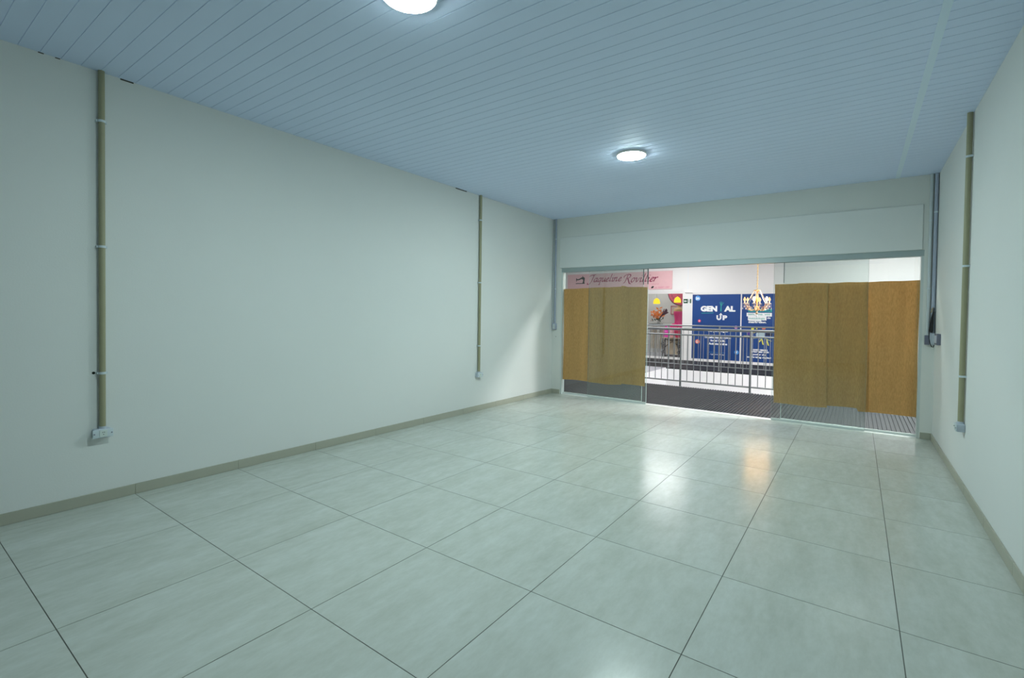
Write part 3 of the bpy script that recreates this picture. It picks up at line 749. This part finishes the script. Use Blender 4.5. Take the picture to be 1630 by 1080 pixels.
# ------------------------------------------------------------------ pink shop sign
t = thing('shop_sign', 'long pale pink shop sign with sewing machine emblem and slanted crimson name', 'sign', (-2.5, YW, 2.49))
YG = YW - .03
b = MB(); b.bbox(-4.72, -.53, YG, YW - .001, 2.49, 3.145, .003, 1); b.build('sign_board', PINKS, t)
YG2 = YG - .0005
GL = {   # pen strokes, x-height 1
 'J': (1.15, [[(-.45, 1.35), (-.25, 1.55), (.25, 1.75), (.9, 1.80), (1.25, 1.95)], [(.85, 1.8), (.72, 1.0), (.5, .1), (.2, -.45), (-.2, -.6), (-.5, -.42), (-.42, -.2)]]),
 'a': (1.08, [[(.80, .85), (.55, 1.0), (.25, .8), (.1, .4), (.2, .05), (.45, .05), (.72, .45)], [(.88, 1.0), (.78, .5), (.75, .12), (.88, .02), (1.08, .25)]]),
 'q': (1.10, [[(.80, .85), (.55, 1.0), (.25, .8), (.1, .4), (.2, .05), (.45, .05), (.75, .5)], [(.9, 1.0), (.78, .2), (.68, -.75)], [(.5, -.75), (.88, -.72)]]),
 'u': (1.12, [[(0.0, .85), (.15, 1.0), (.22, .85), (.15, .3), (.25, .03), (.5, .1), (.78, .6)], [(.92, 1.0), (.82, .4), (.82, .08), (.95, .03), (1.12, .25)]]),
 'e': (.92, [[(.12, .42), (.5, .55), (.72, .75), (.62, .98), (.38, .9), (.15, .5), (.22, .1), (.48, .02), (.85, .3)]]),
 'l': (.62, [[(.42, 1.9), (.30, 1.1), (.18, .3), (.25, .03), (.55, .25)]]),
 'i': (.60, [[(.12, .85), (.30, 1.0), (.25, .5), (.22, .08), (.35, .03), (.58, .25)], [(.32, 1.42), (.40, 1.50)]]),
 'n': (1.18, [[(0.0, .85), (.18, 1.0), (.16, .5), (.08, 0.0)], [(.12, .45), (.45, .9), (.68, 1.0), (.74, .7), (.66, .2), (.78, .02), (1.05, .25)]]),
 'R': (1.55, [[(-.35, 1.15), (-.3, 1.5), (.1, 1.75), (.7, 1.85), (1.15, 1.65), (1.1, 1.2), (.7, .95), (.45, .95)], [(.5, 1.75), (.35, .9), (.15, 0.0), (-.1, -.15)], [(.6, .95), (.95, .4), (1.3, -.2), (1.75, -.4)]]),
 'o': (1.02, [[(.55, 1.0), (.25, .8), (.1, .4), (.22, .03), (.5, .05), (.8, .45), (.82, .85), (.55, 1.0)]]),
 'v': (1.02, [[(0.0, .85), (.15, 1.0), (.28, .8), (.35, .02), (.7, .4), (.9, .98)]]),
 'r': (.86, [[(0.0, .85), (.18, 1.0), (.16, .5), (.08, 0.0)], [(.12, .45), (.40, .85), (.65, 1.0), (.80, .88)]]),
 't': (.70, [[(.32, 1.45), (.22, .6), (.22, .08), (.38, .02), (.65, .25)], [(.02, .98), (.58, 1.0)]]),
 'A': (1.4, [[(-.1, 0), (.5, 1.0), (.85, 1.8), (.95, 0.0)], [(.3, .6), (.95, .6)]]),
 'C': (1.4, [[(1.2, 1.5), (.9, 1.8), (.4, 1.5), (.15, .8), (.35, .1), (.8, .0), (1.2, .35)]]),
 's': (.8, [[(.65, .9), (.35, 1.0), (.25, .75), (.55, .4), (.5, .08), (.15, .05)]]),
 'd': (1.1, [[(.80, .85), (.55, 1.0), (.25, .8), (.1, .4), (.2, .05), (.45, .05), (.75, .5)], [(1.0, 1.9), (.85, .9), (.78, .12), (1.0, .1)]]),
 ' ': (.55, [])}
def cat(P, m=6):
    if len(P) < 3: return P
    Q = [P[0]] + list(P) + [P[-1]]; out = []
    for i in range(1, len(Q) - 2):
        for k in range(m):
            t_ = k / m; a, c, d, e = Q[i - 1], Q[i], Q[i + 1], Q[i + 2]
            out.append(tuple(.5 * (2 * c[j] + (d[j] - a[j]) * t_ + (2 * a[j] - 5 * c[j] + 4 * d[j] - e[j]) * t_ ** 2 + (3 * c[j] - a[j] - 3 * d[j] + e[j]) * t_ ** 3) for j in (0, 1)))
    out.append(P[-1]); return out
def pen(word, x0, x1, zb, zx, y, name, m, parent, wt=.24, shear=.28):
    quads = []; cx = 0
    nib = (math.cos(.55) * wt / 2, math.sin(.55) * wt / 2)
    for ch in word:
        adv, st = GL[ch]
        for s_ in st:
            pp = [(cx + p[0] + p[1] * shear, p[1]) for p in cat(s_)]
            for a, c in zip(pp[:-1], pp[1:]):
                for nx_, ny_ in (nib, (-nib[1] * .45, nib[0] * .45)):
                    quads.append([(a[0] - nx_, a[1] - ny_), (a[0] + nx_, a[1] + ny_), (c[0] + nx_, c[1] + ny_), (c[0] - nx_, c[1] - ny_)])
        cx += adv
    lo = min(p[0] for q in quads for p in q); hi = max(p[0] for q in quads for p in q)
    b = MB()
    for q in quads:
        b.prism([(x0 + (p[0] - lo) / (hi - lo) * (x1 - x0), zb + p[1] * (zx - zb)) for p in q], y - .002, y)
    return b.build(name, m, parent)
pen('Jaqueline', -3.86, -2.41, 2.825, 2.975, YG2, 'sign_name', CRIM, t, .30)
pen('Rovillier', -2.36, -1.02, 2.775, 2.935, YG2, 'sign_name', CRIM, t, .30)
pen('Atelier', -1.80, -1.47, 2.685, 2.725, YG2, 'sign_subtitle', PINKT, t, .16)
pen('Costura', -1.40, -1.005, 2.66, 2.70, YG2, 'sign_subtitle', PINKT, t, .16)
b = MB(); b.tube([(-1.275, YG2 - .002, 2.545), (-1.19, YG2 - .002, 2.60)], .018, 8); b.disc(-1.232, 2.572, .034, YG2 - .003, YG2); b.build('phone_mark', BLKT, t)
text('41 98807-1587', -1.14, -.62, 2.535, 2.585, YG2, 'phone_number', PINKT, t, .01)
b = MB()
mz = lambda px, pz: (-4.345 + px * .395, 2.765 + pz * .285)
b.prism([mz(0, 0), mz(1, 0), mz(1, .10), mz(0, .10)], YG2 - .003, YG2)
b.prism([mz(.74, .10), mz(.97, .10), mz(.95, .30), mz(1.0, .62), mz(1.0, .80), mz(.90, .92), mz(.80, .95), mz(.72, .90), mz(.78, .62), mz(.82, .45), mz(.78, .28)], YG2 - .003, YG2)
b.prism([mz(.78, .60), mz(.80, .93), mz(.62, .88), mz(.40, .72), mz(.22, .66), mz(.10, .72), mz(.06, .55), mz(.25, .50), mz(.45, .56), mz(.62, .66)], YG2 - .003, YG2)
b.prism([mz(.03, .80), mz(.11, .80), mz(.12, .45), mz(.08, .32), mz(.05, .32), mz(.04, .45)], YG2 - .003, YG2)
b.prism([mz(.70, .86), mz(.80, .92), mz(.78, 1.08), mz(.74, 1.08)], YG2 - .003, YG2)
b.build('sewing_machine_emblem', BLKT, t)

# ------------------------------------------------------------------ the sewing shop behind glass
b = MB(); b.box(-4.62, -.165, YW + .12, 19.2, -.9, 0.0); struct(b.build('floor_shop', MALLSIDE))
b = MB(); b.box(-4.62, -.165, YW + .12, 19.2, 3.2, 3.3); struct(b.build('ceiling_shop', MALLW))
b = MB(); b.box(-4.62, -.02, 19.1, 19.2, 0, 3.2); b.box(-4.72, -4.62, YW + .12, 19.2, 0, 3.2); b.box(-.165, -.02, YW + .14, 19.1, 0, 3.2); struct(b.build('wall_shop', SHOPW))
b = MB(); b.box(-4.62, -.165, YW + .02, YW + .028, .075, 2.33); struct(b.build('window_3', glass_mat('clear_shop_glass', (.97, .98, .975))), 'glass front of the sewing shop')
b = MB(); b.box(-2.4, -1.4, 17.4, 18.4, 3.185, 3.199)
tag(b.build('shop_ceiling_panel', SHOPON, loc=(-1.9, 17.9, 3.19)), 'square lamp panel on the sewing shop ceiling', 'lamp')
# big round pink emblem on the back wall
t = thing('wall_emblem', 'large round pink emblem with dark rim high on the sewing shop wall', 'wall decoration', (-1.0, 19.1, 1.96))
b = MB(); b.disc(-1.0, 2.51, .55, 19.085, 19.099, 48); b.build('rim', DISCR, t)
b = MB(); b.disc(-1.0, 2.51, .515, 19.075, 19.086, 48); b.build('pink_field', DISCP, t)
b = MB()
for k in range(14):
    an = PI * (.9 + .075 * k); x, z = -1.0 + .40 * math.cos(an), 2.51 + .40 * math.sin(an); b.box(x - .012, x + .012, 19.071, 19.0755, z - .03, z + .03)
b.build('dark_marks', DISCR, t)
# pendants
def pendant(x, y, z0, label):
    t = thing('pendant_lamp', label, 'lamp', (x, y, z0), 'yellow dome pendants in the sewing shop')
    b = MB(); b.lathe((x, y, z0), [(.122, 0.0), (.120, .06), (.108, .12), (.085, .165), (.05, .195), (.018, .210), (.012, .225)], 24); b.build('shade', PEND, t)
    b = MB(); b.tube([(x, y, z0 + .22), (x, y, 3.199)], .004, 6); b.build('cord', BRONZE, t)
pendant(-1.355, 17.2, 1.99, 'yellow dome pendant over the orange flowers')
pendant(-.585, 17.2, 2.035, 'yellow dome pendant in front of the pink emblem')
# flowers on a tall console
t = thing('console_table', 'narrow dark-topped console table carrying the flower vase', 'table', (-1.34, 17.25, 0))
b = MB(); b.bbox(-1.60, -1.17, 17.08, 17.42, 1.215, 1.245, .004, 1); b.build('table_top', WOODT, t)
for x in (-1.57, -1.20):
    for y in (17.11, 17.39):
        b = MB(); b.tube([(x, y, 0), (x, y, 1.215)], .012, 8); b.build('leg', CHAIRW, t)
t = thing('flower_vase', 'glass vase of orange lilies with dark stems in the sewing shop', 'flowers', (-1.28, 17.22, 1.245))
b = MB(); b.lathe((-1.28, 17.22, 1.245), [(.04, 0), (.055, .02), (.05, .08), (.03, .12), (.045, .16)], 16); b.build('vase', CRYST, t)
def petals(n, c, s, L, m, name, seed):
    rr = random.Random(seed); b = MB()
    for k in range(n):
        p = Vector((c[0] + rr.gauss(0, s[0]), c[1] + rr.gauss(0, s[1]), c[2] + rr.gauss(0, s[2])))
        d = Vector((rr.uniform(-1, 1), rr.uniform(-1, .3), rr.uniform(-.3, 1))).normalized(); e = d.orthogonal().normalized(); f = d.cross(e)
        l = L * rr.uniform(.7, 1.3); w = l * .28
        b.add([p, p + d * l * .5 + e * w + f * .01, p + d * l + f * .03, p + d * l * .5 - e * w + f * .01, p + d * l * .5 - f * .008], [(0, 1, 4), (1, 2, 4), (2, 3, 4), (3, 0, 4)])
    b.build(name, m, t)
petals(70, (-1.30, 17.2, 1.58), (.085, .06, .095), .12, ORANGE, 'petals', 3)
petals(26, (-1.30, 17.2, 1.38), (.13, .06, .03), .09, LEAF, 'leaves', 4)
rr = random.Random(9); b = MB()
for k in range(14):
    x = -1.13 + .20 * rr.random(); b.tube([(-1.28, 17.24, 1.40), ((x - 1.28) / 2, 17.26, 1.55), (x + .02, 17.27, 1.66 + .16 * rr.random())], [.004, .008, .017], 6)
b.build('dark_stems', PLUM, t)
# mannequin with dress
t = thing('dress_mannequin', 'beige mannequin in a hot pink strapless dress in the sewing shop', 'mannequin', (-.70, 17.78, 0))
mx_, my_ = -.700, 17.78
b = MB(); b.lathe((mx_, my_, 0), [(.13, 1.45), (.165, 1.60), (.175, 1.70), (.185, 1.78), (.15, 1.825), (.07, 1.85), (.052, 1.88), (.05, 1.93), (.045, 1.945)], 24, 1, .62); b.build('torso', SKINF, t)
b = MB(); b.tube([(mx_, my_, 0.02), (mx_, my_, 1.5)], .02, 10); b.build('stand', IRON, t)
b = MB(); b.lathe((mx_, my_, 0), [(.15, 0), (.15, .015), (.02, .03)], 20); b.build('base', IRON, t)
b = MB(); V = []; F = []; nn = 40
pr2 = [(.300, .76), (.27, .95), (.22, 1.12), (.16, 1.25), (.145, 1.36), (.165, 1.5), (.185, 1.62), (.19, 1.70), (.182, 1.715)]
for i, (r, z) in enumerate(pr2):
    for k in range(nn):
        a = 2 * PI * k / nn; rr_ = r * (1 + (.10 * math.sin(a * 9) if z < 1.2 else .02 * math.sin(a * 7)) * (1.2 - min(z, 1.2)) * 2)
        V.append((mx_ + rr_ * math.cos(a), my_ + rr_ * .66 * math.sin(a), z + (.02 * math.sin(a * 5) if i == 0 else 0)))
for i in range(len(pr2) - 1):
    for k in range(nn): F.append((i * nn + k, i * nn + (k + 1) % nn, (i + 1) * nn + (k + 1) % nn, (i + 1) * nn + k))
b.add(V, F, True); b.build('dress', HOTPINK, t)
b = MB(); b.lathe((mx_ - .17, my_ - .10, 1.14), [(.16, -.10), (.17, -.03), (.11, .05), (.05, .10), (.02, .12)], 18, 1, .6); b.build('side_frill', HOTPINK, t)
# treadle table with cloth
t = thing('treadle_table', 'old sewing machine table with black cast iron legs', 'table', (-.78, 17.25, 0))
b = MB(); b.bbox(-1.13, -.42, 17.02, 17.42, .72, .745, .004, 1); b.build('table_top', CREAM, t)
def ironleg(x):
    b = MB()
    for y in (17.06, 17.38):
        pts = [(x, y + (.05 if y < 17.2 else -.05) * math.sin(PI * q / 10), .72 - .70 * q / 10) for q in range(11)]; b.tube(pts, .017, 8)
        b.tube([(x - .05, y, .012), (x + .05, y, .012)], .014, 8)
    for s_ in (1, -1):
        b.tube([(x + s_ * .02 * math.sin(PI * q / 8) * 3, 17.04 + .03 * q, .15 + .5 * (q / 8 if s_ > 0 else 1 - q / 8)) for q in range(9)], .013, 8)
    b.tube([(x, 17.08, .4), (x + .06, 17.08, .5), (x, 17.08, .6), (x - .06, 17.08, .5), (x, 17.08, .4)], .013, 8)
    b.tube([(x, 17.08, .12), (x + .05, 17.08, .2), (x, 17.08, .3), (x - .05, 17.08, .2), (x, 17.08, .12)], .013, 8)
    b.build('iron_leg', IRON, t)
ironleg(-1.06); ironleg(-.47)
b = MB(); b.tube([(-1.06, 17.30, .35), (-.90, 17.28, .50), (-.765, 17.28, .58), (-.63, 17.28, .50), (-.47, 17.30, .35)], .012, 8)
b.tube([(-1.02, 17.30, .66), (-.765, 17.3, .62), (-.5, 17.30, .66)], .016, 8); b.build('cross_brace', IRON, t)
b = MB(); b.box(-1.02, -.50, 17.18, 17.34, .05, .075); b.build('treadle_plate', IRON, t)
b = MB(); b.box(-1.00, -.50, 17.40, 17.415, .10, .70); b.build('back_board', CREAM, t)
def cloth(name, x, z, sx, sz, m, label, seed, y=17.2):
    rr = random.Random(seed); b = MB(); pr_ = []
    V = []; F = []; nn = 18; lay = [(1.0, 0), (1.05, .25), (.95, .55), (.7, .85), (.25, 1.0)]
    ph = rr.uniform(0, 6)
    for (r, h) in lay:
        for k in range(nn):
            a = 2 * PI * k / nn; q = r * (1 + .12 * math.sin(3 * a + ph) + .06 * math.sin(7 * a))
            V.append((x + q * sx * math.cos(a), y + q * .11 * math.sin(a), z + h * sz))
    for i in range(len(lay) - 1):
        for k in range(nn): F.append((i * nn + k, i * nn + (k + 1) % nn, (i + 1) * nn + (k + 1) % nn, (i + 1) * nn + k))
    F.append(tuple(range(nn))[::-1]); F.append(tuple((len(lay) - 1) * nn + k for k in range(nn)))
    b.add(V, F, True); tag(b.build(name, m, loc=(x, y, z)), label, 'fabric', 'coloured fabric heaped on the sewing table')
cloth('fabric_heap', -.985, .746, .085, .42, MAGENTA, 'bright magenta fabric heap on the left end of the sewing table', 1)
cloth('fabric_heap', -.775, .746, .085, .34, PALEP, 'pale pink fabric heap in the middle of the sewing table', 2)
cloth('fabric_heap', -.545, .746, .100, .40, CRIMF, 'crimson fabric heap on the right end of the sewing table', 3)
# picture
t = thing('picture_frame', 'red framed picture on the sewing shop wall behind the mannequin', 'picture', (-1.0, 19.09, 1.6))
b = MB(); b.box(-1.41, -.84, 19.06, 19.099, 1.60, 1.63); b.box(-1.41, -.84, 19.06, 19.099, 1.925, 1.955); b.box(-1.41, -1.38, 19.06, 19.099, 1.60, 1.955); b.box(-.87, -.84, 19.06, 19.099, 1.60, 1.955); b.build('frame', FRAMEP, t)
b = MB(); b.box(-1.38, -.87, 19.075, 19.098, 1.63, 1.925); b.build('print', BEIGE, t)
# beige garments and chair
def garment(x, wd_, label):
    V = []; F = []; nx, nz = 16, 12
    for k in range(nz + 1):
        for i in range(nx + 1):
            u, v = i / nx, k / nz; V.append((x + (u - .5) * wd_ * (1 + .25 * (1 - v)), 17.55 + .03 * math.sin(u * 15), .28 + .84 * v))
    for k in range(nz):
        for i in range(nx): a = k * (nx + 1) + i; F.append((a, a + 1, a + nx + 2, a + nx + 1))
    N = len(V); V += [(q[0], q[1] + .02, q[2]) for q in V]; F += [tuple(N + i for i in f[::-1]) for f in F]
    b = MB(); b.add(V, F, True); return tag(b.build('hanging_garment', BEIGE, loc=(x, 17.55, 1.12)), label, 'clothing', 'beige garments on the rail')
garment(-1.56, .20, 'beige garment on the rail, the one nearer the white chair')
garment(-1.28, .18, 'beige garment on the rail, the one nearer the sewing table')
t = thing('garment_rail', 'low metal rail holding the beige garments in the sewing shop', 'rack', (-1.42, 17.56, 0))
b = MB(); b.tube([(-1.75, 17.56, 1.13), (-1.12, 17.56, 1.13)], .012, 8); b.build('rail', CHAIRW, t)
for x in (-1.75, -1.12):
    b = MB(); b.tube([(x, 17.56, .0), (x, 17.56, 1.13)], .012, 8); b.build('leg', CHAIRW, t)
t = thing('metal_chair', 'white metal chair at the edge of the sewing shop window', 'chair', (-1.78, 17.1, 0))
b = MB(); b.bbox(-1.98, -1.60, 16.92, 17.28, .45, .475, .01, 2); b.build('seat', CHAIRW, t)
for x in (-1.97, -1.61):
    for y, h in ((16.94, .45), (17.26, .95)):
        b = MB(); b.tube([(x, y, 0), (x, y, h)], .012, 8); b.build('leg', CHAIRW, t)
b = MB()
for z in (.62, .78, .94): b.tube([(-1.97, 17.26, z), (-1.61, 17.26, z)], .012, 8)
b.build('backrest', CHAIRW, t)
